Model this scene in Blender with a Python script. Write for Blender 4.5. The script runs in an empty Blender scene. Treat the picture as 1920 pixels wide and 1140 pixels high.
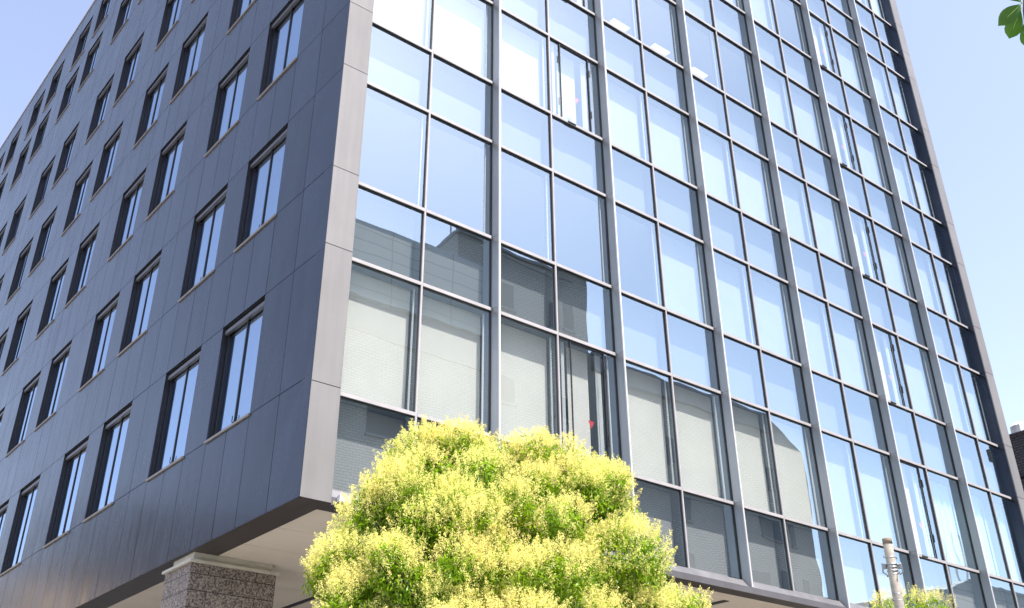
import bpy, math, random
import numpy as np
from mathutils import Vector, Matrix
random.seed(7); rng = np.random.default_rng(11)
S = bpy.context.scene; COL = S.collection
R = math.radians

# ------------------------------------------------------------------ camera
cd = bpy.data.cameras.new("camera"); cam = bpy.data.objects.new("camera", cd); COL.objects.link(cam)
cd.sensor_width = 36; cd.lens = 1942.36*36/1920
cd.shift_x = -14.21/1920; cd.shift_y = -88.24/1920
cd.clip_start = 0.1; cd.clip_end = 3000
rot = Matrix(((0.7753290,-0.3151975,-0.5472801),(-0.6315065,-0.3979459,-0.6654612),(-0.0080361,0.8615623,-0.5075882)))
cam.matrix_world = Matrix.Translation((-6.757, -13.462, -6.415)) @ rot.to_4x4()
S.camera = cam
# ------------------------------------------------------------------ light
SUN = Vector((0.2, -1.0, 1.93)).normalized()
w = bpy.data.worlds.new("World"); S.world = w; w.use_nodes = True
wn = w.node_tree; sky = wn.nodes.new('ShaderNodeTexSky'); sky.sky_type = 'NISHITA'; sky.sun_disc = False
sky.sun_elevation = math.asin(SUN.z); sky.sun_rotation = math.atan2(SUN.x, SUN.y)
sky.dust_density = 1.2; sky.air_density = 1.0; sky.ozone_density = 1.0
hsv = wn.nodes.new('ShaderNodeHueSaturation'); hsv.inputs['Saturation'].default_value = .82
tin = wn.nodes.new('ShaderNodeMixRGB'); tin.blend_type = 'MULTIPLY'; tin.inputs[0].default_value = 1; tin.inputs[2].default_value = (1.05, .985, 1.0, 1)
wn.links.new(sky.outputs[0], hsv.inputs['Color']); wn.links.new(hsv.outputs[0], tin.inputs[1])
wn.links.new(tin.outputs[0], wn.nodes['Background'].inputs[0])
wn.nodes['Background'].inputs[1].default_value = 0.13
sd = bpy.data.lights.new("sun", 'SUN'); sd.energy = 4.6; sd.angle = R(0.53); sd.color = (1, 0.95, 0.88)
so = bpy.data.objects.new("sun", sd); COL.objects.link(so)
so.rotation_euler = SUN.to_track_quat('Z', 'Y').to_euler()
S.view_settings.view_transform = 'Standard'; S.view_settings.look = 'None'
S.view_settings.exposure = 1.45; S.view_settings.gamma = 1
S.render.engine = 'CYCLES'; S.cycles.max_bounces = 10; S.cycles.transparent_max_bounces = 16
S.cycles.diffuse_bounces = 4; S.cycles.glossy_bounces = 6

# ------------------------------------------------------------------ helpers
class MB:
    def __init__(s): s.v = []; s.f = []; s.m = []
    def box(s, x0, x1, y0, y1, z0, z1, m=0):
        b = len(s.v)
        s.v += [(x0,y0,z0),(x1,y0,z0),(x1,y1,z0),(x0,y1,z0),(x0,y0,z1),(x1,y0,z1),(x1,y1,z1),(x0,y1,z1)]
        for q in ((0,3,2,1),(4,5,6,7),(0,1,5,4),(1,2,6,5),(2,3,7,6),(3,0,4,7)):
            s.f.append(tuple(b+i for i in q)); s.m.append(m)
        return s
    def quad(s, a, b_, c, d, m=0):
        b = len(s.v); s.v += [tuple(a), tuple(b_), tuple(c), tuple(d)]; s.f.append((b,b+1,b+2,b+3)); s.m.append(m); return s
    def poly(s, pts, m=0):
        b = len(s.v); s.v += [tuple(p) for p in pts]; s.f.append(tuple(range(b, b+len(pts)))); s.m.append(m); return s
    def prism(s, pts, dvec, m=0):   # extrude polygon
        n = len(pts); b = len(s.v); d = Vector(dvec)
        s.v += [tuple(p) for p in pts] + [tuple(Vector(p)+d) for p in pts]
        s.f.append(tuple(range(b+n-1, b-1, -1))); s.f.append(tuple(range(b+n, b+2*n))); s.m += [m, m]
        for i in range(n):
            j = (i+1) % n; s.f.append((b+i, b+j, b+n+j, b+n+i)); s.m.append(m)
        return s
    def tube(s, pts, rad, n=8, m=0, cap=True):
        b = len(s.v); P = [Vector(p) for p in pts]
        rad = rad if isinstance(rad, (list, tuple)) else [rad]*len(P)
        up0 = None
        for i, p in enumerate(P):
            t = (P[min(i+1, len(P)-1)]-P[max(i-1, 0)]).normalized()
            if up0 is None: up0 = t.orthogonal().normalized()
            u = (up0 - t*up0.dot(t)).normalized(); up0 = u; v = t.cross(u)
            for k in range(n):
                a = 2*math.pi*k/n; q = p+(u*math.cos(a)+v*math.sin(a))*rad[i]; s.v.append(tuple(q))
        for i in range(len(P)-1):
            for k in range(n):
                k2 = (k+1) % n; s.f.append((b+i*n+k, b+i*n+k2, b+(i+1)*n+k2, b+(i+1)*n+k)); s.m.append(m)
        if cap:
            s.f.append(tuple(b+k for k in range(n-1, -1, -1))); s.f.append(tuple(b+(len(P)-1)*n+k for k in range(n))); s.m += [m, m]
        return s
    def mesh(s, name, mats, smooth=False):
        me = bpy.data.meshes.new(name); me.from_pydata(s.v, [], s.f)
        for mt in (mats if isinstance(mats, (list, tuple)) else [mats]): me.materials.append(mt)
        me.polygons.foreach_set('material_index', s.m)
        if smooth: me.polygons.foreach_set('use_smooth', [True]*len(s.f))
        me.update(); return me
    def build(s, name, mats, parent=None, smooth=False):
        return link(name, s.mesh(name, mats, smooth), parent)
def link(name, me, parent=None, loc=None):
    o = bpy.data.objects.new(name, me); COL.objects.link(o)
    if parent is not None: o.parent = parent
    if loc is not None: o.location = loc
    return o
def thing(name, label, cat, loc=(0,0,0), group=None):
    o = bpy.data.objects.new(name, None); COL.objects.link(o); o.location = loc
    o.empty_display_size = 0.3
    return tag(o, label, cat, group)
def tag(o, label, cat, group=None):
    o['label'] = label; o['category'] = cat
    if group: o['group'] = group
    return o
def struct(name, mb, mat, label=None):
    o = mb.build(name, mat); o['kind'] = 'structure'; o['category'] = name.replace('_', ' ')
    o['label'] = label or name; return o

# ------------------------------------------------------------------ materials
class NT:
    def __init__(s, name):
        s.mat = bpy.data.materials.new(name); s.mat.use_nodes = True; s.t = s.mat.node_tree
        s.bsdf = s.t.nodes['Principled BSDF']; s.out = s.t.nodes['Material Output']
    def n(s, typ, **kw):
        nd = s.t.nodes.new(typ)
        for k, v in kw.items():
            if k in nd.inputs.keys(): nd.inputs[k].default_value = v
            else: setattr(nd, k, v)
        return nd
    def l(s, a, b): s.t.links.new(a, b)
    def coords(s, scale=1.0, rot=None):
        g = s.n('ShaderNodeNewGeometry'); mp = s.n('ShaderNodeMapping'); s.l(g.outputs['Position'], mp.inputs[0])
        sc = scale if isinstance(scale, tuple) else (scale,)*3
        mp.inputs['Scale'].default_value = sc
        if rot: mp.inputs['Rotation'].default_value = rot
        return mp.outputs[0]
def plain(name, col, rough=0.6, metal=0.0, var=0.0, vscale=3.0, spec=0.5, island=0.0, bump=0.0):
    t = NT(name); b = t.bsdf
    b.inputs['Roughness'].default_value = rough; b.inputs['Metallic'].default_value = metal
    b.inputs['Specular IOR Level'].default_value = spec
    b.inputs['Base Color'].default_value = (*col, 1)
    last = None
    if var or island:
        mx = t.n('ShaderNodeHueSaturation'); mx.inputs['Color'].default_value = (*col, 1)
        v = None
        if var:
            nz = t.n('ShaderNodeTexNoise', Scale=vscale, Detail=5.0); t.l(t.coords(), nz.inputs['Vector'])
            mr = t.n('ShaderNodeMapRange'); t.l(nz.outputs[0], mr.inputs[0])
            mr.inputs[1].default_value = .3; mr.inputs[2].default_value = .7
            mr.inputs[3].default_value = 1-var; mr.inputs[4].default_value = 1+var; v = mr.outputs[0]
            rr = t.n('ShaderNodeMapRange'); t.l(nz.outputs[0], rr.inputs[0])
            rr.inputs[3].default_value = max(0, rough-.08); rr.inputs[4].default_value = min(1, rough+.08)
            t.l(rr.outputs[0], b.inputs['Roughness'])
        if island:
            g = t.n('ShaderNodeNewGeometry'); mr2 = t.n('ShaderNodeMapRange'); t.l(g.outputs['Random Per Island'], mr2.inputs[0])
            mr2.inputs[3].default_value = 1-island; mr2.inputs[4].default_value = 1+island
            if v is not None:
                mu = t.n('ShaderNodeMath', operation='MULTIPLY'); t.l(v, mu.inputs[0]); t.l(mr2.outputs[0], mu.inputs[1]); v = mu.outputs[0]
            else: v = mr2.outputs[0]
        t.l(v, mx.inputs['Value']); t.l(mx.outputs[0], b.inputs['Base Color'])
    if bump:
        nb = t.n('ShaderNodeTexNoise', Scale=vscale*6, Detail=6.0); t.l(t.coords(), nb.inputs['Vector'])
        bp = t.n('ShaderNodeBump', Strength=bump, Distance=0.01); t.l(nb.outputs[0], bp.inputs['Height']); t.l(bp.outputs[0], b.inputs['Normal'])
    return t.mat
def streaky(name, col, rough, metal, var, island, spec=0.5, axis='z'):
    # painted metal sheet with faint vertical rain streaks
    t = NT(name); b = t.bsdf
    nz = t.n('ShaderNodeTexNoise', Scale=1.0, Detail=6.0, Roughness=0.6); t.l(t.coords((6, 6, .35)), nz.inputs['Vector'])
    n2 = t.n('ShaderNodeTexNoise', Scale=0.9, Detail=4.0); t.l(t.coords(), n2.inputs['Vector'])
    ad = t.n('ShaderNodeMath', operation='ADD'); t.l(nz.outputs[0], ad.inputs[0]); t.l(n2.outputs[0], ad.inputs[1])
    mr = t.n('ShaderNodeMapRange'); t.l(ad.outputs[0], mr.inputs[0]); mr.inputs[1].default_value = .7; mr.inputs[2].default_value = 1.3
    mr.inputs[3].default_value = 1-var; mr.inputs[4].default_value = 1+var
    g = t.n('ShaderNodeNewGeometry'); m2 = t.n('ShaderNodeMapRange'); t.l(g.outputs['Random Per Island'], m2.inputs[0])
    m2.inputs[3].default_value = 1-island; m2.inputs[4].default_value = 1+island
    mu = t.n('ShaderNodeMath', operation='MULTIPLY'); t.l(mr.outputs[0], mu.inputs[0]); t.l(m2.outputs[0], mu.inputs[1])
    hs = t.n('ShaderNodeHueSaturation'); hs.inputs['Color'].default_value = (*col, 1); t.l(mu.outputs[0], hs.inputs['Value'])
    t.l(hs.outputs[0], b.inputs['Base Color'])
    rr = t.n('ShaderNodeMapRange'); t.l(ad.outputs[0], rr.inputs[0]); rr.inputs[1].default_value = .6; rr.inputs[2].default_value = 1.4
    rr.inputs[3].default_value = rough-.07; rr.inputs[4].default_value = rough+.07; t.l(rr.outputs[0], b.inputs['Roughness'])
    b.inputs['Metallic'].default_value = metal; b.inputs['Specular IOR Level'].default_value = spec
    n3 = t.n('ShaderNodeTexNoise', Scale=1.6, Detail=2.0); t.l(t.coords((1, 1, .6)), n3.inputs['Vector'])
    bp = t.n('ShaderNodeBump', Strength=0.35, Distance=0.02); t.l(n3.outputs[0], bp.inputs['Height']); t.l(bp.outputs[0], b.inputs['Normal'])
    return t.mat
def glass_mat(name, fmin, tint, gtint=(1,1,1), ior=1.5):
    t = NT(name); t.t.nodes.remove(t.bsdf)
    tr = t.n('ShaderNodeBsdfTransparent'); tr.inputs[0].default_value = (*tint, 1)
    gl = t.n('ShaderNodeBsdfAnisotropic'); gl.inputs['Color'].default_value = (*gtint, 1); gl.inputs['Roughness'].default_value = 0.0
    g = t.n('ShaderNodeNewGeometry'); dt = t.n('ShaderNodeVectorMath', operation='DOT_PRODUCT')
    t.l(g.outputs['Normal'], dt.inputs[0]); t.l(g.outputs['Incoming'], dt.inputs[1])
    ab = t.n('ShaderNodeMath', operation='ABSOLUTE'); t.l(dt.outputs['Value'], ab.inputs[0])
    om = t.n('ShaderNodeMath', operation='SUBTRACT'); om.inputs[0].default_value = 1; t.l(ab.outputs[0], om.inputs[1])
    pw = t.n('ShaderNodeMath', operation='POWER'); t.l(om.outputs[0], pw.inputs[0]); pw.inputs[1].default_value = 5
    mr = t.n('ShaderNodeMapRange'); t.l(pw.outputs[0], mr.inputs[0])
    mr.inputs[3].default_value = fmin; mr.inputs[4].default_value = 1.0
    nz = t.n('ShaderNodeTexNoise', Scale=0.9, Detail=1.0); t.l(t.coords(), nz.inputs['Vector'])
    bp = t.n('ShaderNodeBump', Strength=0.4, Distance=0.006); t.l(nz.outputs[0], bp.inputs['Height']); t.l(bp.outputs[0], gl.inputs['Normal'])
    mx = t.n('ShaderNodeMixShader'); t.l(mr.outputs[0], mx.inputs[0]); t.l(tr.outputs[0], mx.inputs[1]); t.l(gl.outputs[0], mx.inputs[2])
    t.l(mx.outputs[0], t.out.inputs[0]); return t.mat
def leafmat(name, col, trans, rough=.5, var=.25, spec=.4):
    t = NT(name); b = t.bsdf
    g = t.n('ShaderNodeNewGeometry'); mr = t.n('ShaderNodeMapRange'); t.l(g.outputs['Random Per Island'], mr.inputs[0])
    mr.inputs[3].default_value = 1-var; mr.inputs[4].default_value = 1+var
    nz = t.n('ShaderNodeTexNoise', Scale=1.3, Detail=2.0); t.l(t.coords(), nz.inputs['Vector'])
    hs = t.n('ShaderNodeHueSaturation'); hs.inputs['Color'].default_value = (*col, 1); t.l(mr.outputs[0], hs.inputs['Value'])
    mh = t.n('ShaderNodeMapRange'); t.l(nz.outputs[0], mh.inputs[0]); mh.inputs[3].default_value = .47; mh.inputs[4].default_value = .53; t.l(mh.outputs[0], hs.inputs['Hue'])
    t.l(hs.outputs[0], b.inputs['Base Color']); b.inputs['Roughness'].default_value = rough; b.inputs['Specular IOR Level'].default_value = spec
    tl = t.n('ShaderNodeBsdfTranslucent'); t.l(hs.outputs[0], tl.inputs[0])
    mx = t.n('ShaderNodeMixShader'); mx.inputs[0].default_value = trans; t.l(b.outputs[0], mx.inputs[1]); t.l(tl.outputs[0], mx.inputs[2])
    t.l(mx.outputs[0], t.out.inputs[0]); return t.mat
def tilemat(name, c1, c2, mortar, bw, bh, axis, rough=.6, msize=.02, offset=.5, speck=None):
    t = NT(name); b = t.bsdf
    g = t.n('ShaderNodeNewGeometry'); sp = t.n('ShaderNodeSeparateXYZ'); t.l(g.outputs['Position'], sp.inputs[0])
    cb = t.n('ShaderNodeCombineXYZ')
    if axis == 'xy': 
        a = t.n('ShaderNodeMath', operation='ADD'); t.l(sp.outputs[0], a.inputs[0]); t.l(sp.outputs[1], a.inputs[1]); t.l(a.outputs[0], cb.inputs[0])
    else: t.l(sp.outputs[0 if axis == 'x' else 1], cb.inputs[0])
    t.l(sp.outputs[2], cb.inputs[1])
    br = t.n('ShaderNodeTexBrick'); t.l(cb.outputs[0], br.inputs['Vector'])
    br.offset = offset
    br.inputs['Color1'].default_value = (*c1, 1); br.inputs['Color2'].default_value = (*c2, 1); br.inputs['Mortar'].default_value = (*mortar, 1)
    br.inputs['Scale'].default_value = 1; br.inputs['Brick Width'].default_value = bw; br.inputs['Row Height'].default_value = bh
    br.inputs['Mortar Size'].default_value = msize; br.inputs['Bias'].default_value = 0
    outc = br.outputs['Color']
    if speck:
        vo = t.n('ShaderNodeTexVoronoi', Scale=45.0); t.l(t.coords(), vo.inputs['Vector'])
        n2 = t.n('ShaderNodeTexNoise', Scale=60.0, Detail=3.0); t.l(t.coords(), n2.inputs['Vector'])
        ramp = t.n('ShaderNodeValToRGB'); t.l(vo.outputs['Color'], ramp.inputs[0])
        ramp.color_ramp.elements[0].position = .25; ramp.color_ramp.elements[0].color = (*speck[0], 1)
        ramp.color_ramp.elements[1].position = .8; ramp.color_ramp.elements[1].color = (*speck[1], 1)
        m = t.n('ShaderNodeMixRGB', blend_type='MULTIPLY'); m.inputs[0].default_value = 1
        t.l(ramp.outputs[0], m.inputs[1]); t.l(outc, m.inputs[2]); outc = m.outputs[0]
    t.l(outc, b.inputs['Base Color']); b.inputs['Roughness'].default_value = rough
    bp = t.n('ShaderNodeBump', Strength=0.5, Distance=0.01); bp.invert = True; t.l(br.outputs['Fac'], bp.inputs['Height']); t.l(bp.outputs[0], b.inputs['Normal'])
    return t.mat

M_clad = streaky('dark_cladding', (.023, .028, .045), .25, .4, .30, .18)
M_joint = plain('dark_joint', (.008, .008, .01), .8)
M_strip = streaky('corner_cladding', (.185, .180, .184), .5, .0, .10, .05, .12)
M_fin = streaky('fin_aluminium', (.27, .275, .29), .38, .5, .08, .05)
M_ledge = streaky('ledge_aluminium', (.16, .155, .165), .42, .5, .12, .05)
M_inner = plain('inner_frame', (.16, .17, .19), .5, .2)
M_edge = plain('bare_aluminium', (.66, .66, .68), .3, .3)
M_frame = plain('bronze_frame', (.33, .315, .325), .5, .0, .1, 2, .2)
M_black = plain('black_gasket', (.010, .011, .016), .6)
M_darkframe = plain('dark_window_frame', (.018, .019, .024), .4, .4)
M_sillm = plain('window_sill_metal', (.23, .20, .17), .45, .3)
M_header = plain('shutter_box_metal', (.11, .105, .115), .4, .5)
M_glass = glass_mat('facade_glass', .46, (.93, .96, .97), (.80, .95, 1))
M_glass2 = glass_mat('window_glass', .52, (.4, .5, .58), (.66, .79, .98))
M_blind = plain('white_blind', (.68, .68, .68), .8, var=.03, vscale=2, spec=.1)
M_blind2 = plain('grey_blind', (.43, .45, .45), .8, var=.04, vscale=2, spec=.1)
M_curt = leafmat('sheer_curtain', (.74, .90, .86), .05, .8, .05, .1)
M_spand = plain('spandrel_board', (.22, .235, .245), .7, var=.03, vscale=1)
M_spand0 = plain('low_spandrel_board', (.40, .40, .40), .7, var=.03, vscale=1)
M_room = plain('room_wall', (.6, .63, .66), .8)
M_ceil = plain('room_ceiling', (.75, .76, .76), .8)
M_floor = plain('room_floor', (.25, .25, .25), .8)
M_soffit = plain('soffit_board', (.41, .37, .32), .7, var=.06, vscale=1.5)
M_soffd = plain('soffit_dark_trim', (.035, .030, .030), .5, .2, var=.2)
M_cap = plain('pillar_cap_stone', (.38, .36, .31), .6, var=.12, vscale=5, bump=.3)
M_granite = tilemat('pillar_granite', (1, 1, 1), (.8, .8, .82), (.15, .14, .14), .86, .27, 'xy', .5, .008, speck=((.06, .048, .042), (.30, .25, .22)))
M_lamp = NT('ceiling_lamp'); M_lamp.bsdf.inputs['Emission Color'].default_value = (1, .98, .95, 1); M_lamp.bsdf.inputs['Emission Strength'].default_value = .6; M_lamp = M_lamp.mat
M_red = plain('red_sticker', (.80, .03, .03), .5)
M_leaf = leafmat('tree_leaf', (.23, .37, .012), .6, .42, .35)
M_blos = leafmat('tree_blossom', (.83, .77, .27), .35, .7, .18, .1)
M_bark = plain('bark', (.10, .075, .05), .9, var=.3, vscale=8, bump=.6)
M_conc = plain('pole_concrete', (.34, .31, .27), .8, var=.22, vscale=6, bump=.5)
M_steel = plain('galvanised_steel', (.30, .32, .34), .4, .8, var=.2)
M_asph = plain('asphalt', (.055, .055, .058), .85, var=.2, vscale=2, bump=.3)
M_grnd = plain('concrete_ground', (.30, .29, .27), .85, var=.12, vscale=.5)
M_pave = tilemat('paving', (.46, .43, .39), (.40, .38, .35), (.2, .19, .18), .6, .3, 'xy', .8, .008)
M_kerb = plain('kerb_stone', (.38, .37, .35), .8, var=.1)
M_blind3 = plain('pale_blind', (.50, .51, .52), .8, var=.04, vscale=2, spec=.1)
M_blindw = plain('cream_blind', (.90, .86, .79), .8, var=.03, vscale=2, spec=.1)
M_white = plain('road_paint', (.8, .8, .78), .6)
M_otile = tilemat('grey_tile_wall', (.23, .23, .225), (.28, .275, .27), (.10, .10, .10), .32, .115, 'xy', .6, .018)
M_opanel = tilemat('grey_panel_wall', (.33, .35, .36), (.31, .33, .345), (.17, .18, .19), 3.1, .62, 'xy', .6, .03, 0.0)
M_oband = plain('dark_eave_band', (.13, .14, .16), .6, var=.08)
M_odark = plain('dark_opening_glass', (.03, .035, .04), .15)
M_dtile = tilemat('dark_tile_wall', (.12, .12, .135), (.15, .15, .165), (.06, .06, .065), .22, .09, 'xy', .5, .02)
M_warm = plain('warm_render', (.75, .58, .42), .8, var=.06)
M_whitep = plain('white_paint_metal', (.8, .8, .8), .4)
M_bigleaf = leafmat('broad_leaf', (.022, .085, .004), .22, .45, .1, .3)

# ------------------------------------------------------------------ office building numbers (metres)
B = 3.1657; X1 = 2.048; XE = 22.643; DF = .231; ZT = 25.83; ZB = -1.814; YE = 47.0; GR = -8.0
Z = [-1.54, 0.0, 2.45, 4.0, 6.283, 7.826, 10.094, 11.64, 13.925, 15.472, 17.76, 18.973, 20.30, 22.6, 24.15, 25.5]
TALL = [1, 3, 5, 7, 9, 12]
bld = thing('office_building', 'dark metal clad office block with a blue glass curtain wall held by grey fins', 'office building', (0, 0, GR))
OFF = Vector((0, 0, -GR))
def P(mb, name, mats, parent=None, smooth=False):   # part placed in world coordinates under the building
    o = mb.build(name, mats, parent or bld, smooth)
    if parent is None: o.location = OFF
    return o
fins = [X1+(k-.5)*B for k in range(1, 7)]
mulls = [X1+(k-1)*B for k in range(1, 8)]

# ---- dark side wall with window openings, in separate cladding sheets
WROWS = [(.10, 2.36), (4.03, 6.19), (7.83, 10.02), (11.60, 13.75), (15.33, 17.46), (19.92, 21.95), (22.72, 24.72)]
WCOLS = []
for k in range(8):
    a = 1.85+6.13*k; WCOLS += [(a, a+1.68), (a+2.64, a+4.32)]
WCOLS = [c for c in WCOLS if c[1] < YE-.5][:14]
ys = [-DF, .80]
for (a, b_) in WCOLS: ys += [a, (a+b_)/2, b_]
for i in range(1, len(WCOLS)-1, 2): ys.append((WCOLS[i][1]+WCOLS[i+1][0])/2)
ys = sorted(ys+[YE]); zs = [ZB]
for (a, b_) in WROWS: zs += [a, b_]
zs.append(ZT)
side = MB(); G = .007
def inwin(y, z):
    return any(a < y < b_ for a, b_ in WCOLS) and any(a < z < b_ for a, b_ in WROWS)
for i in range(len(ys)-1):
    for j in range(len(zs)-1):
        y0, y1, z0, z1 = ys[i], ys[i+1], zs[j], zs[j+1]
        if inwin((y0+y1)/2, (z0+z1)/2): continue
        dx = random.uniform(-.0008, .0008)
        side.box(0+dx, .05, y0+G, y1-G, z0+G, z1-G)
side_o = P(side, 'side_wall', M_clad)
back = MB()   # dark backing behind the joints, with the same openings
yb = [-DF+.02]+[v for c in WCOLS for v in c]+[YE]
zb_ = [ZB+.02]+[v for c in WROWS for v in c]+[ZT-.02]
for i in range(len(yb)-1):
    for j in range(len(zb_)-1):
        if i % 2 == 1 and j % 2 == 1: continue
        back.box(.03, .20, yb[i], yb[i+1], zb_[j], zb_[j+1])
P(back, 'wall_backing', M_joint, side_o).location = (0,0,0)
side_o.location = OFF

# ---- window of the side wall (local origin: near lower corner of opening, at wall face)
WW, HH = 1.68, 2.15
def window_meshes(h):
    fr = MB(); D = .125
    # reveal lining
    fr.box(.052, D+.1, -.0, .012, 0, h); fr.box(.052, D+.1, WW-.012, WW, 0, h)
    fr.box(.052, D+.1, .012, WW-.012, h-.012, h)
    fr.box(.052, D+.1, .012, WW-.012, 0, .012)
    # frame
    t = .055
    fr.box(D-.02, D+.012, .014, .014+t, .014, h-.014); fr.box(D-.02, D+.012, WW-.014-t, WW-.014, .014, h-.014)
    fr.box(D-.02, D+.012, .014+t, WW-.014-t, .014, .014+t*.7); fr.box(D-.02, D+.012, .014+t, WW-.014-t, h-.014-t-.06, h-.014)
    fr.box(D-.022, D+.014, WW/2-.016, WW/2+.016, .014+t*.7, h-.014-t-.06)
    pane = MB(); pane.quad((D, .05, .03), (D, WW-.05, .03), (D, WW-.05, h-.1), (D, .05, h-.1))
    hd = MB(); hd.box(.04, .10, .02, WW-.02, h-.15, h-.07); 
    sl = MB(); sl.box(-.03, .16, -.015, WW+.015, -.03, .012)
    lt = MB()
    lx = D-.035
    lt.tube([(lx, WW/2-.055, .27), (lx, WW/2-.055, .17), (lx, WW/2-.03, .14), (lx, WW/2+.03, .14), (lx, WW/2+.055, .17), (lx, WW/2+.055, .27)], .008, 6)
    lt.tube([(lx, WW/2, .05), (lx, WW/2, .14)], .012, 6)
    cu = MB(); n = 24
    for i in range(n):
        a = .1+(WW-.2)*i/n; b2 = .1+(WW-.2)*(i+1)/n; xa = .42+.03*math.sin(i*1.9); xb = .42+.03*math.sin((i+1)*1.9)
        cu.quad((xa, a, .05), (xb, b2, .05), (xb, b2, h-.1), (xa, a, h-.1))
    bk = MB()   # dark room box behind the glass
    bk.quad((1.0, -.3, -.3), (1.0, WW+.3, -.3), (1.0, WW+.3, h+.3), (1.0, -.3, h+.3))
    return [fr.mesh('window', M_darkframe), pane.mesh('pane', M_glass2), hd.mesh('shutter_box', M_header), sl.mesh('sill', M_sillm),
            lt.mesh('latch', M_black), cu.mesh('curtain', M_blind2), bk.mesh('room_wall', M_room)]
for r, (z0, z1) in enumerate(WROWS):
    ms = window_meshes(z1-z0)
    for c, (y0, y1) in enumerate(WCOLS):
        wo = link('window', ms[0], bld, (0, y0, z0-GR))
        pn = link('pane', ms[1], wo); pn.rotation_euler = (0, random.uniform(-.002, .002), random.uniform(-.002, .002))
        link('shutter_box', ms[2], wo); link('sill', ms[3], wo); link('room_wall', ms[6], wo)
        if c < 2: link('latch', ms[4], wo)
        if random.random() < .12: link('curtain', ms[5], wo)

# ---- corner and end panels of the glass front
def strip_panels(xa, xb, name):
    m = MB()
    zz = [ZB]+Z[1:15]+[ZT]
    for a, b_ in zip(zz[:-1], zz[1:]): 
        if name == 'end_panel':
            m.box(xa, xb, -DF, -DF+.03, a+G, b_-G); m.box(xa+.001, xb, -DF+.0305, .10, a+G, b_-G, 2)
        else: m.box(xa, xb, -DF, 0.10, a+G, b_-G)
    m.box(xa+.02, xb-.004, -DF+.012, .05, ZB+.02, ZT-.02, 1)
    return P(m, name, [M_strip, M_joint, M_clad])
strip_panels(.006, .519, 'corner_panel')
strip_panels(XE-.454, XE, 'end_panel')
ew = MB(); ew.box(XE-.12, XE-.004, .104, YE, ZB, ZT); P(ew, 'end_wall', M_clad)
rf = MB(); rf.box(.21, XE-.13, .3, YE-.1, ZT-.35, ZT-.15); P(rf, 'roof', M_grnd)
cp = MB(); cp.box(-.03, .25, -DF-.02, YE+.02, ZT+.001, ZT+.06); cp.box(.251, XE+.02, -DF-.02, .12, ZT+.001, ZT+.06); P(cp, 'parapet_cap', M_frame)
bw = MB(); bw.box(.21, XE-.13, YE-.2, YE, ZB, ZT-.4); P(bw, 'rear_wall', M_clad)

# ---- fins
for fx in fins:
    m = MB(); zz = [ZB+.10]+Z[1:15]+[ZT]
    for a, b_ in zip(zz[:-1], zz[1:]):
        m.box(fx-.025, fx+.028, -DF, .0, a+.003, b_-.003)
    m.box(fx-.02, fx+.023, -DF+.01, -.002, ZB+.11, ZT, 1)
    o = P(m, 'fin', [M_fin, M_joint])
    e = MB(); e.box(fx-.004, fx+.029, -DF-.007, -DF-.001, ZB+.10, ZT); P(e, 'fin_edge', M_edge, o)
    g = MB(); g.box(fx-.045, fx-.026, -.022, .0, ZB+.25, ZT); g.box(fx+.029, fx+.05, -.022, .0, ZB+.25, ZT); P(g, 'gasket', M_black, o)
# ---- mullions
for mx_ in mulls:
    m = MB(); m.box(mx_-.016, mx_+.020, -.045, -.001, Z[0], ZT); m.box(mx_-.028, mx_-.0165, -.02, -.001, Z[0], ZT, 1)
    m.box(mx_-.022, mx_+.022, .012, .249, Z[0], ZT, 2)
    P(m, 'mullion', [M_frame, M_black, M_inner])
for fx in fins:
    m = MB(); m.box(fx-.04, fx+.04, .012, .249, Z[0], ZT); P(m, 'mullion', [M_inner])
# ---- transoms
bays = []   # (bay, side, x0, x1)
for k in range(1, 8):
    xl = .519 if k == 1 else fins[k-2]+.036; xr = XE-.454 if k == 7 else fins[k-1]-.036
    bays.append((k, 0, xl, mulls[k-1]-.017)); bays.append((k, 1, mulls[k-1]+.021, xr))
for j in range(1, 15):
    m = MB()
    for (k, s, a, b_) in bays:
        m.box(a+(.0 if s == 0 else .001), b_-(.001 if s == 0 else 0), -.05, -.001, Z[j]-.030, Z[j]+.034)
        m.box(a, b_, -.03, -.001, Z[j]-.042, Z[j]-.0305, 1)
        m.box(a, b_, .012, .247, Z[j]-.03, Z[j]+.03, 2)
    P(m, 'transom', [M_frame, M_black, M_inner])
# ---- sloped sill ledge at the foot of the glass
m = MB()
for k in range(1, 8):
    xl = .521 if k == 1 else fins[k-2]+.036; xr = XE-.456 if k == 7 else fins[k-1]-.036
    m.prism([(xl, -.002, Z[0]-.0), (xl, -.002, ZB+.002), (xl, -DF+.02, ZB+.002), (xl, -DF+.02, ZB+.08), (xl, -.06, Z[0]-.01)], (xr-xl, 0, 0))
P(m, 'sill_ledge', M_ledge)
m = MB(); m.box(.521, XE-.456, -DF+.003, -DF+.019, ZB-.02, ZB+.10); P(m, 'drip_edge', M_ledge)
m = MB(); m.box(.60, .80, -.33, -.24, ZB+.03, ZB+.12); P(m, 'flashing', M_edge)

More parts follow.
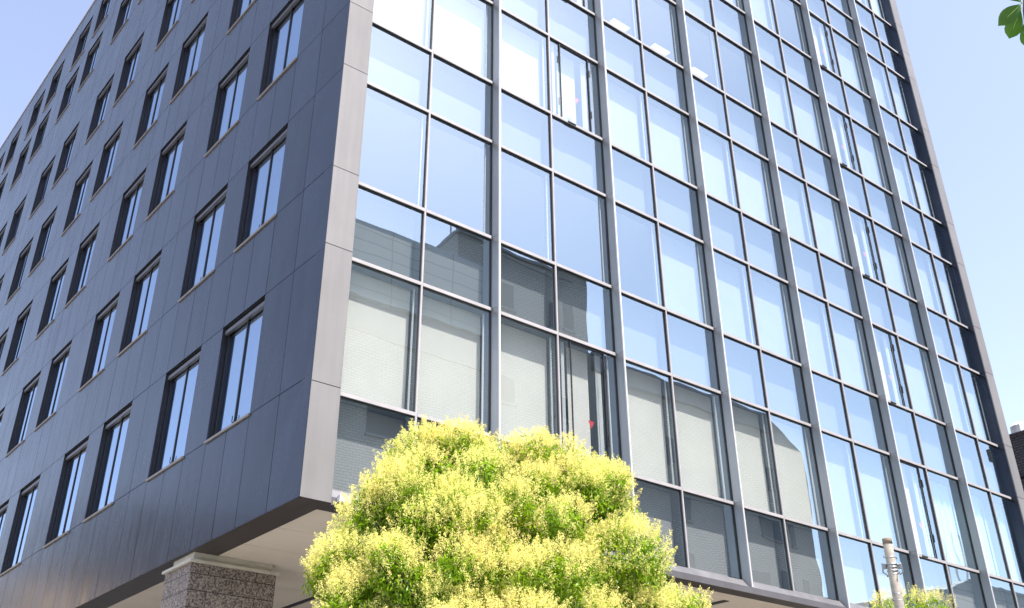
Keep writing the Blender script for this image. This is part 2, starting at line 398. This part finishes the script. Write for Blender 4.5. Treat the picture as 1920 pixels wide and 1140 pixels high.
# ---- panes, blinds, spandrel boards, rooms
E_ = .25
ACC = {(2, 1), (6, 0)}
def pane_at(a, b_, z0, z1, name):
    m = MB(); cx = (a+b_)/2; cz = (z0+z1)/2; hx = (b_-a)/2+.01; hz = (z1-z0)/2
    m.quad((-hx, 0, -hz), (hx, 0, -hz), (hx, 0, hz), (-hx, 0, hz))
    o = m.build(name, M_glass, bld); o.location = (cx, .005, cz-GR)
    o.rotation_euler = (random.gauss(0, .0012), 0, random.gauss(0, .0012))
    return o
def blind_state(j, k, s):
    if (j, k, s) == (3, 2, 1): return 'open'
    if (k, s) in ACC: return 'access'
    if j == 1: return 'curtain' if (k == 7 or (k == 6 and s == 1)) else ('white' if k <= 4 else 'grey')
    if j == 3: return 'open' if (k <= 2 or (k == 3 and s == 0)) else 'grey'
    if j == 5: return 'white' if k <= 2 else ('pale' if k <= 4 else 'grey')
    if j == 7: return 'white' if k <= 2 else ('open' if k in (3, 4) else 'grey')
    if j == 9: return 'open' if (k+s) % 3 == 0 else 'grey'
    return 'white'
for (k, s, a, b_) in bays:
    for j in range(0, 15):
        z0, z1 = Z[j], Z[j+1]
        if j in TALL:
            pane_at(a, b_, z0+.03, z1-.03, 'window_pane')
            st = blind_state(j, k, s)
            xa = a+.01; xb = b_-.03
            if st in ('grey', 'white', 'pale'):
                m = MB(); m.box(xa, xb, E_, E_+.006, z0+.02, z1-.02); P(m, 'roller_blind', M_blindw if (j == 1 and k <= 4) else M_blind if st == 'white' else M_blind3 if st == 'pale' else M_blind2)
            elif st == 'curtain':
                m = MB(); n = 90; w_ = (xb-xa)/n
                f = lambda i: E_+.05+.020*math.sin(i*.72+k)+.018*math.sin(i*.31+s*2)+.004*math.sin(i*1.9)
                for i in range(n):
                    m.quad((xa+i*w_, f(i), z0+.12), (xa+(i+1)*w_, f(i+1), z0+.12), (xa+(i+1)*w_, f(i+1), z1-.12), (xa+i*w_, f(i), z1-.12))
                P(m, 'curtain', M_curt, smooth=True)
            elif st == 'access':
                m = MB()
                m.box(a+.45, a+1.00, E_, E_+.006, z0+.02, z1-.02); P(m, 'roller_blind', M_blind if j in (5, 7) else M_blindw)
                m = MB(); m.box(a+.17, a+.25, .10, .13, z0+.05, z1-.05); m.box(a+1.13, a+1.27, .16, .18, z0+.05, z1-.05); m.box(a+1.40, a+1.43, .10, .13, z0+.05, z1-.05); P(m, 'guide_rail', M_whitep)
                if j == 3 and k == 2: continue
                # hinged rescue sash
                sa, sb = a+.31, a+1.21
                m = MB(); t = .018
                m.box(sa, sa+t, -.028, -.001, z0+.036, z1-.036); m.box(sb-t, sb, -.028, -.001, z0+.036, z1-.036)
                m.box(sa+t, sb-t, -.028, -.001, z1-.075, z1-.056); m.box(sa+t, sb-t, -.028, -.001, z0+.036, z0+.05)
                so_ = P(m, 'rescue_sash', M_black)
                for zz in (z0+.55, z1-.5):
                    for hx in (sb-.005, sa-.02):
                        h = MB(); h.box(hx, hx+.025, -.045, -.0285, zz-.1, zz+.1); P(h, 'hinge', M_black, so_)
                h = MB(); h.box(sa+.15, sa+.38, -.075, -.0505, z0-.02, z0+.01); P(h, 'handle', M_black, so_)
                tr = MB(); cx = (sa+sb)/2+.06; cz = z0+.80
                tr.prism([(cx-.08, .022, cz+.08), (cx+.08, .022, cz+.08), (cx, .022, cz-.08)][::-1], (0, -.002, 0)); P(tr, 'warning_triangle', M_red, so_)
            if st in ('open', 'grey', 'white', 'pale'):
                m = MB(); m.box(xb-.025, xb, .10, .125, z0+.05, z1-.05) if s == 0 else m.box(xb-.05, xb-.025, .10, .125, z0+.05, z1-.05)
                P(m, 'guide_rail', M_whitep)
        else:
            pane_at(a, b_, z0+.03, z1-.03, 'spandrel_pane')
            m = MB(); m.box(a+.01, b_-.03, E_, E_+.02, z0+.03, z1-.03); P(m, 'spandrel_board', M_spand if j else M_spand0)
# floor slabs with white ceilings, one per storey
for j, jn in ((0, 1), (2, 3), (4, 5), (6, 7), (8, 9), (10, 12), (13, 15)):
    m = MB(); z0 = Z[j] if j else ZB+.15; z1 = Z[jn]
    m.box(.22, XE-.13, E_+.03, 12, z0+.045, z0+.08, 0); m.box(.22, XE-.13, E_+.03, 12, z0+.085, z1-.03, 1)
    P(m, 'floor_slab', [M_ceil, M_floor])
m = MB(); m.box(.22, XE-.13, 9.0, 9.1, ZB+.2, ZT-.5); P(m, 'core_wall', M_room)
m = MB(); m.box(.22, .26, .3, 9, ZB+.2, ZT-.5); P(m, 'partition_wall', M_room)
for j in (7, 12):
    for i in range(5, 8):
        m = MB(); x = .85+i*1.63; m.box(x, x+.62, 1.46, 1.63, Z[j+1]+.037, Z[j+1]+.044); P(m, 'ceiling_light', M_lamp)

# ---- underside
m = MB()
m.box(.003, .50, -DF+.022, YE, ZB-.002, ZB+.005); m.box(.501, XE, -DF+.022, .16, ZB-.002, ZB+.005)
P(m, 'soffit_trim', M_soffd)
m = MB()
for i in range(10):
    y0 = .161+i*1.2
    m.box(.502, XE, y0+.005, y0+1.195, ZB-.001, ZB+.01)
m.box(.502, XE, 12.17, YE, ZB-.001, ZB+.01)
m.box(.51, XE-.01, .17, YE-.01, ZB+.012, ZB+.1, 1)
P(m, 'soffit', [M_soffit, M_joint])
for v in ((10.0, 10.16, .55, 1.6), (3.3, 3.42, 3.9, 7.5)):
    m = MB(); m.box(*v, ZB-.012, ZB-.0015); P(m, 'linear_vent', M_black)
m = MB(); m.box(3.6, XE-1, 8.0, 8.2, GR+.15, ZB-.03); P(m, 'ground_floor_wall', M_otile)
def pillar(x, y):
    m = MB(); m.box(x+.03, x+1.59, y+.05, y+1.12, GR+.1, -1.995)
    o = P(m, 'pillar', M_granite)
    c = MB(); c.box(x-.02, x+1.63, y, y+1.17, -1.99, -1.945); c.box(x+.06, x+1.5, y+.06, y+.90, -1.944, ZB-.0025); P(c, 'capital', M_cap, o)
for (x, y) in ((.02, 3.44), (.02, 15.5), (.02, 28), (.02, 40), (12.4, 3.44), (20.6, 3.44)): pillar(x, y)

# ------------------------------------------------------------------ ground
g = MB(); g.quad((-900, -900, GR-.02), (900, -900, GR-.02), (900, 900, GR-.02), (-900, 900, GR-.02)); struct('ground', g, M_grnd, 'pale concrete city ground')
g = MB(); g.box(-300, 300, -11.5, -4.5, GR-.016, GR-.004); struct('road', g, M_asph, 'grey asphalt road in front of the office block')
g = MB(); g.box(-1.6, 90, -4.3, 60, GR-.015, GR+.12); struct('sidewalk', g, M_pave, 'beige paved forecourt of the office block')
g = MB(); g.box(-300, 300, -17.6, -11.7, GR-.015, GR+.12); struct('far_sidewalk', g, M_pave, 'beige pavement across the road')
g = MB(); g.box(-1.6, 90, -4.5, -4.301, GR-.01, GR+.13); g.box(-300, 300, -11.699, -11.5, GR-.01, GR+.13); struct('kerb', g, M_kerb, 'stone kerb')
g = MB()
for i in range(-20, 20): g.box(i*8, i*8+4, -8.06, -7.94, GR-.003, GR+.001)
struct('road_markings', g, M_white, 'white dashed centre line')

# ------------------------------------------------------------------ buildings across the street (seen in the glass)
YB = -20.0
def bldpart(parent, off, mb, name, mat, gp=None):
    o = mb.build(name, mat, gp or parent); 
    if gp is None: o.location = -Vector(parent.location)
    return o
ob = thing('tiled_apartment_block', 'grey tiled block across the street mirrored in the lower glass panes', 'building', (25, YB, GR))
m = MB()
m.prism([(5, YB, GR), (41.2, YB, GR), (41.2, YB, 13.7), (38.6, YB, 15.2), (25.0, YB, 15.2), (5, YB, 15.2)], (0, -12, 0)); bldpart(ob, 0, m, 'wall', M_otile)
m = MB(); m.box(25.05, 38.4, YB+.002, YB+.22, 14.2, 15.25); m.box(5, 18.9, YB+.002, YB+.12, 12.4, 13.9); bldpart(ob, 0, m, 'eave_band', M_oband)
m = MB(); m.box(17.1, 24.95, YB-9, YB-.02, 15.201, 19.12); bldpart(ob, 0, m, 'tower', M_otile)
m = MB(); m.box(17.05, 24.97, YB-9.02, YB+.12, 19.121, 19.28); m.tube([(19.4, YB+.3, 18.75), (23.8, YB+.3, 18.45)], .07); bldpart(ob, 0, m, 'tower_eave', M_oband)
m = MB(); m.box(5, 18.6, YB-.0+.003, YB+.3, 13.901, 17.7); m.box(5, 18.6, YB-6, YB-.021, 15.202, 17.69); bldpart(ob, 0, m, 'panel_wall', M_opanel)
for (xa, xb, za, zb2) in ((19.6, 20.5, 16.1, 17.5), (22.7, 23.1, 16.0, 17.4), (23.5, 24.1, 16.0, 17.5), (12.8, 14.6, 8.2, 9.4), (16.5, 17.4, 8.2, 9.4), (36.7, 38.5, 8.2, 9.3),
        (31.0, 31.5, 8.1, 9.3), (39.1, 39.5, 8.1, 9.3), (30.3, 30.8, 10.9, 12.2), (38.1, 38.6, 10.9, 12.2), (25.2, 27.2, 8.2, 9.3), (12.9, 13.9, 5.4, 6.5), (30.6, 31.4, 5.4, 6.5),
        (38.0, 38.9, 5.2, 6.6), (39.6, 40.2, 5.6, 6.4), (35.5, 37.0, 5.6, 6.3), (22.8, 23.6, 11.2, 12.4), (19.5, 20.4, 11.2, 12.4)):
    m = MB(); m.box(xa, xb, YB+.001, YB+.03, za, zb2); wd = bldpart(ob, 0, m, 'window', M_odark)
    m = MB(); m.box(xa-.08, xb+.08, YB+.002, YB+.12, za-.1, za-.001); f = bldpart(ob, 0, m, 'sill', M_oband, wd)
m = MB()
for px in (17.3, 17.7): m.tube([(px, YB-1.0, 19.3), (px, YB-1.0, 20.2)], .05)
m.box(17.2, 18.2, YB-1.6, YB-.5, 19.281, 19.5); bldpart(ob, 0, m, 'antenna', M_steel)
oc = thing('low_grey_block', 'low grey block with thin roof poles mirrored in the lowest panes by the right edge', 'building', (60, YB, GR))
m = MB(); m.prism([(52, YB, GR), (80, YB, GR), (80, YB, 8.9), (57.2, YB, 8.9), (54.8, YB, 8.0), (52, YB, 7.6)], (0, -14, 0)); bldpart(oc, 0, m, 'wall', M_opanel)
m = MB()
for px, hh in ((56.0, 11.3), (57.2, 12.0), (58.1, 12.0)): m.tube([(px, YB-.6, 8), (px, YB-.6, hh)], .07)
m.tube([(55.0, YB-.6, 9.9), (61, YB-.6, 9.9)], .05); bldpart(oc, 0, m, 'railing', M_whitep)

# right-hand neighbour
nb = thing('dark_tiled_building', 'dark brown tiled building with white roof tank past the right end', 'building', (28, 2, GR))
m = MB(); m.box(28, 44, -.5, 20, GR, 6.28); m.box(27.96, 44.04, -.54, 20.04, 4.78, 4.83, 1); bldpart(nb, 0, m, 'wall', [M_dtile, M_joint])
m = MB(); m.box(27.94, 28.3, -.56, 20, 6.281, 6.36); bldpart(nb, 0, m, 'parapet', M_dtile)
m = MB(); m.tube([(28.6, 2.0, 6.37), (28.6, 2.0, 6.75), (28.6, 2.0, 6.86), (28.6, 2.0, 6.9)], [.33, .33, .24, .05], 16); bldpart(nb, 0, m, 'roof_tank', M_whitep)
m = MB(); m.box(28.5, 30.5, 1.0, 1.6, 6.365, 6.95); bldpart(nb, 0, m, 'vent_box', M_steel)
m = MB(); m.box(27.7, 28.2, -3.0, -.561, 5.55, 5.98); bldpart(nb, 0, m, 'canopy_beam', M_dtile)
# beige house up the side lane (its sunlit wall glows softly in the dark cladding)
hs = thing('beige_house', 'small beige rendered house up the lane beside the dark wall', 'house', (-7.5, 33, GR))
m = MB(); m.box(-9.2, -5.4, 33, 46, GR, 4.7); bldpart(hs, 0, m, 'wall', M_warm)
m = MB(); m.prism([(-9.4, 32.6, 4.701), (-5.1, 32.6, 4.701), (-7.3, 32.6, 5.9)], (0, 13.8, 0)); bldpart(hs, 0, m, 'roof', M_oband)
for xx in (-8.6, -7.0):
    m = MB(); m.box(xx, xx+.9, 32.96, 32.999, -3, -1.6); wd = bldpart(hs, 0, m, 'window', M_odark)

ho = thing('dark_reflection_block', 'unseen dark block added behind the beige house to darken the cladding reflection', 'building', (-19, 36, GR))  # unseen block, added so the side cladding reflects darker low near the corner
m = MB(); m.box(-34, -9.6, 36, 52, GR, 8.5); bldpart(ho, 0, m, 'wall', M_dtile)
m = MB(); m.box(-34.2, -9.4, 35.8, 52.2, 8.501, 8.9); bldpart(ho, 0, m, 'roof', M_oband)
for i in range(5):
    for q in range(4):
        m = MB(); m.box(-32+i*4.6, -29.8+i*4.6, 35.95, 35.998, -6+q*3.2, -4.4+q*3.2); bldpart(ho, 0, m, 'window', M_odark)

# ------------------------------------------------------------------ trees
def np_mesh(name, V, F, mat):
    me = bpy.data.meshes.new(name); nv, nf, k = len(V), len(F), F.shape[1]
    me.vertices.add(nv); me.vertices.foreach_set('co', V.astype(np.float32).ravel())
    me.loops.add(nf*k); me.loops.foreach_set('vertex_index', F.astype(np.int32).ravel())
    me.polygons.add(nf); me.polygons.foreach_set('loop_start', np.arange(0, nf*k, k, dtype=np.int32))
    me.materials.append(mat); me.update(calc_edges=True); return me
def unit(a): return a/np.maximum(np.linalg.norm(a, axis=-1, keepdims=True), 1e-9)
def flakes(C, A, L, W, jit=1.0):
    # rhombic leaves: centre C, axis A, length L, width W (arrays)
    n = len(C); r = unit(rng.normal(size=(n, 3))); Bv = unit(np.cross(A, r)); L = L[:, None]; W = W[:, None]
    droop = np.cross(A, Bv)*L*.12
    v0 = C-A*L*.5; v1 = C+Bv*W*.5-A*L*.05+droop; v2 = C+A*L*.5; v3 = C-Bv*W*.5-A*L*.05+droop
    V = np.stack([v0, v1, v2, v3], 1).reshape(-1, 3); F = np.arange(4*n).reshape(n, 4); return V, F
def make_tree(name, label, base, lobes, npan, nflo, nleaf, hub):
    t = thing(name, label, 'tree', base, 'blossoming street trees')
    b0 = np.array(base); lob = np.array(lobes)  # x,y,z,r
    cen = lob[:, :3].mean(0)
    # panicles
    wgt = lob[:, 3]**2; wgt /= wgt.sum()
    idx = rng.choice(len(lob), npan, p=wgt)
    d = unit(rng.normal(size=(npan, 3))+np.array([0, 0, .5])); 
    outw = unit(lob[idx, :3]-np.array(hub)); d = unit(d+.45*outw+np.array([-.12, -.22, 0]))
    pos = lob[idx, :3]+d*lob[idx, 3:4]*(rng.uniform(.80, 1.02, (npan, 1)))*np.array([1, 1, .8])
    ax = unit(d*.6+np.array([0, 0, .9])+rng.normal(size=(npan, 3))*.22)
    ln = rng.uniform(.14, .25, npan)
    # florets
    tt = rng.uniform(0, 1, (npan, nflo))**.8; th = rng.uniform(0, 2*np.pi, (npan, nflo)); rad = rng.uniform(.25, 1, (npan, nflo))*(1-tt*.8)*.36
    u = unit(np.cross(ax, np.array([.3, .5, .1])[None])); v = np.cross(ax, u)
    C = pos[:, None]+ax[:, None]*(tt*ln[:, None])[..., None]+(u[:, None]*np.cos(th)[..., None]+v[:, None]*np.sin(th)[..., None])*(rad*ln[:, None])[..., None]
    C = C.reshape(-1, 3); A = unit(rng.normal(size=C.shape)+np.repeat(ax, nflo, 0)*.8)
    V, F = flakes(C, A, rng.uniform(.011, .024, len(C)), rng.uniform(.006, .011, len(C)))
    bo = link('blossom', np_mesh('blossom', V-b0, F, M_blos), t); bo['kind'] = 'stuff'
    # leaves: shell under the blossoms, drooping
    idx = rng.choice(len(lob), nleaf, p=wgt)
    d = unit(rng.normal(size=(nleaf, 3))-np.array([0, 0, .25])); rr = rng.uniform(.35, 1, (nleaf, 1))**.5
    # twig clumping
    nt = nleaf//14; tw = rng.integers(0, nt, nleaf)
    ti = rng.choice(len(lob), nt, p=wgt); td = unit(rng.normal(size=(nt, 3))-np.array([0, 0, .15])); tr = rng.uniform(.45, .97, (nt, 1))
    tp = lob[ti, :3]+td*lob[ti, 3:4]*tr*np.array([1, 1, .85])
    C = tp[tw]+rng.normal(size=(nleaf, 3))*np.array([.055, .055, .05])
    A = unit(rng.normal(size=(nleaf, 3))*.6+td[tw]*.4+np.array([0, 0, -.75]))
    V, F = flakes(C, A, rng.uniform(.05, .085, nleaf), rng.uniform(.016, .027, nleaf))
    link('crown', np_mesh('crown', V-b0, F, M_leaf), t)
    # trunk and limbs
    m = MB(); hubv = Vector(hub); bv = Vector(base)
    m.tube([(0, 0, 0), (.03, .02, 1.2), tuple((hubv-bv)*.75), tuple(hubv-bv)], [.17, .14, .11, .09], 12)
    tr_o = m.build('trunk', M_bark, t, True)
    m = MB()
    for q in lobes:
        c = Vector(q[:3]); mid = hubv.lerp(c, .5)+Vector((random.uniform(-.15, .15), random.uniform(-.15, .15), -.18))
        m.tube([hubv-bv, mid-bv, c-bv], [.05, .028, .012], 6)
        for _ in range(9):
            e = c+Vector(unit(rng.normal(size=3)+np.array([0, 0, .5])))*q[3]*.85
            s_ = mid.lerp(c, random.uniform(.4, 1))
            m.tube([s_-bv, (s_.lerp(e, .5)+Vector((0, 0, -.04)))-bv, e-bv], [.010, .007, .003], 5, cap=False)
    m.build('branch', M_bark, t, True)
    return t
LOB = [(0.23, -2.71, -2.09, 0.38), (-0.08, -2.94, -2.48, 0.36), (0.68, -3.17, -1.89, 0.39), (1.34, -3.17, -1.86, 0.31), (1.55, -3.46, -2.23, 0.48), (1.78, -4.12, -2.36, 0.4), (2.24, -4.16, -2.33, 0.36), (-0.2, -2.72, -2.9, 0.49), (-0.52, -2.67, -3.42, 0.44), (-0.39, -2.65, -3.77, 0.32), (0.01, -3.46, -3.05, 0.4), (0.29, -3.59, -2.88, 0.38), (0.39, -3.93, -3.17, 0.47), (1.03, -3.93, -3.07, 0.33), (1.62, -4.01, -2.93, 0.38), (2.32, -4.2, -2.69, 0.3), (2.06, -4.63, -3.33, 0.53), (2.51, -4.33, -3.58, 0.32), (1.31, -4.57, -3.55, 0.33), (0.83, -4.76, -3.71, 0.37), (0.39, -4.25, -3.79, 0.45), (-0.01, -4.17, -3.62, 0.3), (-0.32, -3.61, -3.69, 0.37), (-0.58, -3.05, -3.92, 0.44), (2.21, -4.63, -4.0, 0.41), (2.79, -4.46, -4.0, 0.39), (1.39, -4.71, -4.19, 0.44), (0.61, -4.43, -4.16, 0.41), (0.17, -4.14, -4.22, 0.42), (-0.37, -3.4, -4.24, 0.32), (-0.49, -2.69, -4.19, 0.34), (1.6, -2.37, -2.28, 0.35), (2.25, -2.49, -2.5, 0.43), (1.11, -2.09, -2.48, 0.4), (2.77, -2.91, -2.86, 0.42), (0.55, -2.06, -3.04, 0.48), (1.82, -2.69, -3.19, 0.43), (3.14, -3.57, -3.45, 0.36), (1.02, -2.43, -3.39, 0.43), (2.54, -3.6, -4.59, 0.51), (2.26, -2.62, -4.61, 0.4), (1.46, -2.16, -4.51, 0.55), (0.48, -2.14, -4.51, 0.51), (-0.12, -2.65, -4.63, 0.44), (-0.4, -3.56, -4.59, 0.47), (-0.2, -4.4, -4.49, 0.41), (0.44, -4.75, -4.49, 0.58), (1.43, -4.75, -4.48, 0.42), (2.23, -4.25, -4.54, 0.48), (-0.7, -2.62, -3.5, 0.28), (0.93, -3.13, -1.95, 0.28), (-0.49, -3.6, -3.42, 0.18), (2.01, -4.11, -3.01, 0.21), (0.21, -3.99, -3.32, 0.18), (1.65, -3.61, -1.87, 0.23), (2.9, -4.44, -3.67, 0.18), (-0.05, -2.77, -3.24, 0.27), (1.53, -4.84, -4.41, 0.26), (-0.35, -2.88, -2.59, 0.22), (2.14, -3.83, -2.57, 0.18), (0.07, -2.71, -2.24, 0.27), (0.4, -3.1, -1.91, 0.22), (0.48, -4.35, -3.4, 0.19), (-0.18, -3.39, -2.72, 0.27), (1.36, -4.52, -3.27, 0.24), (2.57, -4.55, -3.7, 0.18), (0.43, -4.75, -3.78, 0.22), (-0.5, -3.45, -3.47, 0.24), (2.97, -4.75, -3.87, 0.28), (-0.39, -3.19, -4.49, 0.18), (-0.39, -3.34, -3.46, 0.25), (-0.12, -4.02, -3.99, 0.23), (3.1, -4.55, -4.05, 0.19), (1.95, -4.44, -4.28, 0.22), (1.19, -4.37, -4.12, 0.18), (0.15, -3.24, -2.33, 0.34), (0.69, -3.61, -2.35, 0.36), (1.23, -3.98, -2.51, 0.36), (1.74, -4.28, -2.55, 0.34), (0.3, -3.7, -2.71, 0.3), (0.76, -4.14, -2.83, 0.32), (1.2, -4.57, -3.04, 0.32), (1.51, -3.65, -1.91, 0.34), (0.35, -2.92, -1.86, 0.32), (-0.13, -3.21, -2.57, 0.32), (2.18, -4.21, -2.31, 0.34), (1.89, -3.84, -1.92, 0.28)]
make_tree('flowering_tree', 'round street tree covered in pale yellow blossom in front of the glass corner', (.9, -3.4, GR+.12), LOB, 9000, 54, 140000, (.95, -3.35, -5.2))
LOB2 = [(10.94, -2.48, -2.46, 0.34), (11.67, -2.55, -2.33, 0.36), (11.71, -2.99, -2.44, 0.34), (11.0, -2.09, -2.77, 0.38), (12.06, -3.07, -2.79, 0.38), (10.97, -2.72, -3.04, 0.5), (11.43, -3.04, -3.22, 0.5), (13.2, -3.1, -4.4, 0.55), (12.78, -2.24, -4.4, 0.55), (11.85, -2.03, -4.4, 0.55), (11.11, -2.63, -4.4, 0.55), (11.11, -3.59, -4.4, 0.55), (11.87, -4.18, -4.4, 0.55), (12.8, -3.95, -4.4, 0.55)]
make_tree('flowering_tree', 'yellow blossoming tree top peeping up behind the concrete pole', (12.1, -3.1, GR+.12), LOB2, 1500, 40, 16000, (12.1, -3.1, -5.0))

# ------------------------------------------------------------------ utility pole
pl = thing('utility_pole', 'weathered concrete utility pole with steel bands beside the small blossoming tree', 'pole', (9.82, -3.42, GR+.12))
zt = -1.48-(GR+.12)
m = MB(); m.tube([(0, 0, 0), (0, 0, zt-.02), (0, 0, zt)], [.115, .080, .074], 20); m.build('shaft', M_conc, pl, True)
m = MB(); m.tube([(0, 0, zt-.10), (0, 0, zt-.0), (0, 0, zt+.008)], [.083, .083, .07], 20); m.build('pole_cap', plain('pole_cap_brown', (.20, .16, .12), .8, var=.2), pl, True)
for dz, a0 in ((.33, .3), (.62, 2.0), (.95, .8), (1.06, 3.6)):
    m = MB()
    m.tube([(.081*math.cos(a), .081*math.sin(a), zt-dz) for a in np.linspace(0, 2*math.pi, 25)], .007, 5)
    bnd = m.build('band', M_steel, pl)
    m = MB()
    for a in (a0, a0+math.pi):
        m = MB(); c, s_ = math.cos(a-.6), math.sin(a-.6); m.tube([(.07*c, .07*s_, zt-dz), (.135*c, .135*s_, zt-dz)], .008, 6); m.tube([(.135*c, .135*s_, zt-dz-.012), (.135*c, .135*s_, zt-dz+.02)], .013, 6)
        m.build('step_bolt', M_steel, bnd)
m = MB()
for dz in (.45, .50, .56):
    m.tube([(.088*math.cos(a), .088*math.sin(a), zt-dz) for a in np.linspace(0, 2*math.pi, 25)], .010, 5)
for a in (2.4, 5.5):
    c, s_ = math.cos(a), math.sin(a)
    m.tube([(.08*c, .08*s_, zt-.45), (.16*c, .16*s_, zt-.43), (.17*c, .17*s_, zt-.58), (.11*c, .11*s_, zt-.62)], .014, 6)
    m.box(.13*c-.03, .13*c+.03, .13*s_-.03, .13*s_+.03, zt-.52, zt-.44)
m.build('bracket', M_steel, pl)

# ------------------------------------------------------------------ broad-leaved tree beside the camera, its twig hangs into view
lt = thing('broad_leaved_tree', 'dark green glossy leaves of a twig hanging in the top right corner', 'tree', (-4.1, -14.2, GR+.12))
lb = Vector(lt.location)
m = MB(); m.tube([(0, 0, 0), (.02, 0, 1.6), (-.02, .05, 3.2), (0, .05, 4.6)], [.09, .075, .06, .03], 10); m.build('trunk', M_bark, lt, True)
def camray(px, py, D):
    d = rot @ Vector((px-974.21, -(py-481.76), -1942.36)); return cam.location+d.normalized()*D
def leaf(base, tip, width, fold=.25, nrm=None):
    A = (tip-base); L = A.length; A = A/L
    n = nrm or (cam.location-base).normalized(); Bv = A.cross(n).normalized(); N = Bv.cross(A)
    prof = [(0, .02), (.06, .05), (.15, .26), (.3, .62), (.45, .88), (.6, 1.0), (.72, .95), (.83, .72), (.91, .38), (.96, .14), (1, .01)]
    mm = MB(); b = 0; rows = []
    for t_, w_ in prof:
        c = base+A*L*t_+N*(.10*L*math.sin(t_*math.pi)); hw = width*.5*w_
        for s_ in (-1, -.5, 0, .5, 1): mm.v.append(tuple(c+Bv*hw*s_+N*(abs(s_)*hw*fold)-lb))
    for i in range(len(prof)-1):
        for q in range(4): mm.f.append((i*5+q, i*5+q+1, (i+1)*5+q+1, (i+1)*5+q)); mm.m.append(0)
    lo = mm.build('leaf', M_bigleaf, lt, True)
    v = MB(); v.tube([base+N*.001-lb, base+A*L*.5+N*(.10*L+.0012)-lb, tip-lb], [.0012, .0008, .0003], 5); v.build('vein', M_vein, lo)
M_vein = plain('leaf_vein', (.16, .30, .06), .5)
D0 = 2.6
nodeA = camray(1916, 6, D0)
m = MB(); m.tube([Vector((-4.1, -14.15, -4.2))-lb, camray(2080, -150, 2.4)-lb, camray(1960, -40, D0)-lb, camray(1921, -6, D0)-lb, camray(1920, 20, D0)-lb, camray(1922, 46, D0)-lb], [.02, .012, .006, .004, .003, .002], 7); m.build('branch', M_bark, lt, True)
leaf(nodeA, camray(1871, 49, D0-.03), .036)
leaf(camray(1915, 14, D0), camray(1892, 73, D0+.01), .036)
leaf(nodeA, camray(1884, -28, D0+.02), .036)
leaf(camray(1921, 6, D0), camray(1950, 60, D0), .036)
leaf(camray(1920, 40, D0), camray(1930, 90, D0), .03)
m = MB(); top = Vector((-4.1, -14.15, -3.3))
for i in range(12):
    dr = Vector((math.cos(i*2.4)*.7+.15, math.sin(i*2.4)*.7-.45, .35*math.sin(i*1.7))); b0_ = top-Vector((0, 0, random.uniform(0, .5))); e_ = b0_+dr*random.uniform(.6, 1.0)
    m.tube([b0_-lb, b0_.lerp(e_, .5)+Vector((0, 0, .06))-lb, e_-lb], [.012, .007, .002], 5)
    for q in range(7):
        p = b0_.lerp(e_, .3+.1*q)+Vector((0, 0, .06*math.sin((.3+.1*q)*3.14)))
        leaf(p, p+(Vector(unit(rng.normal(size=3)))*.7+dr.normalized()*.5+Vector((0, 0, -.4))).normalized()*random.uniform(.06, .09), .034, nrm=Vector(unit(rng.normal(size=3)*.4+np.array([0, 0, 1]))))
m.build('branch', M_bark, lt, True)
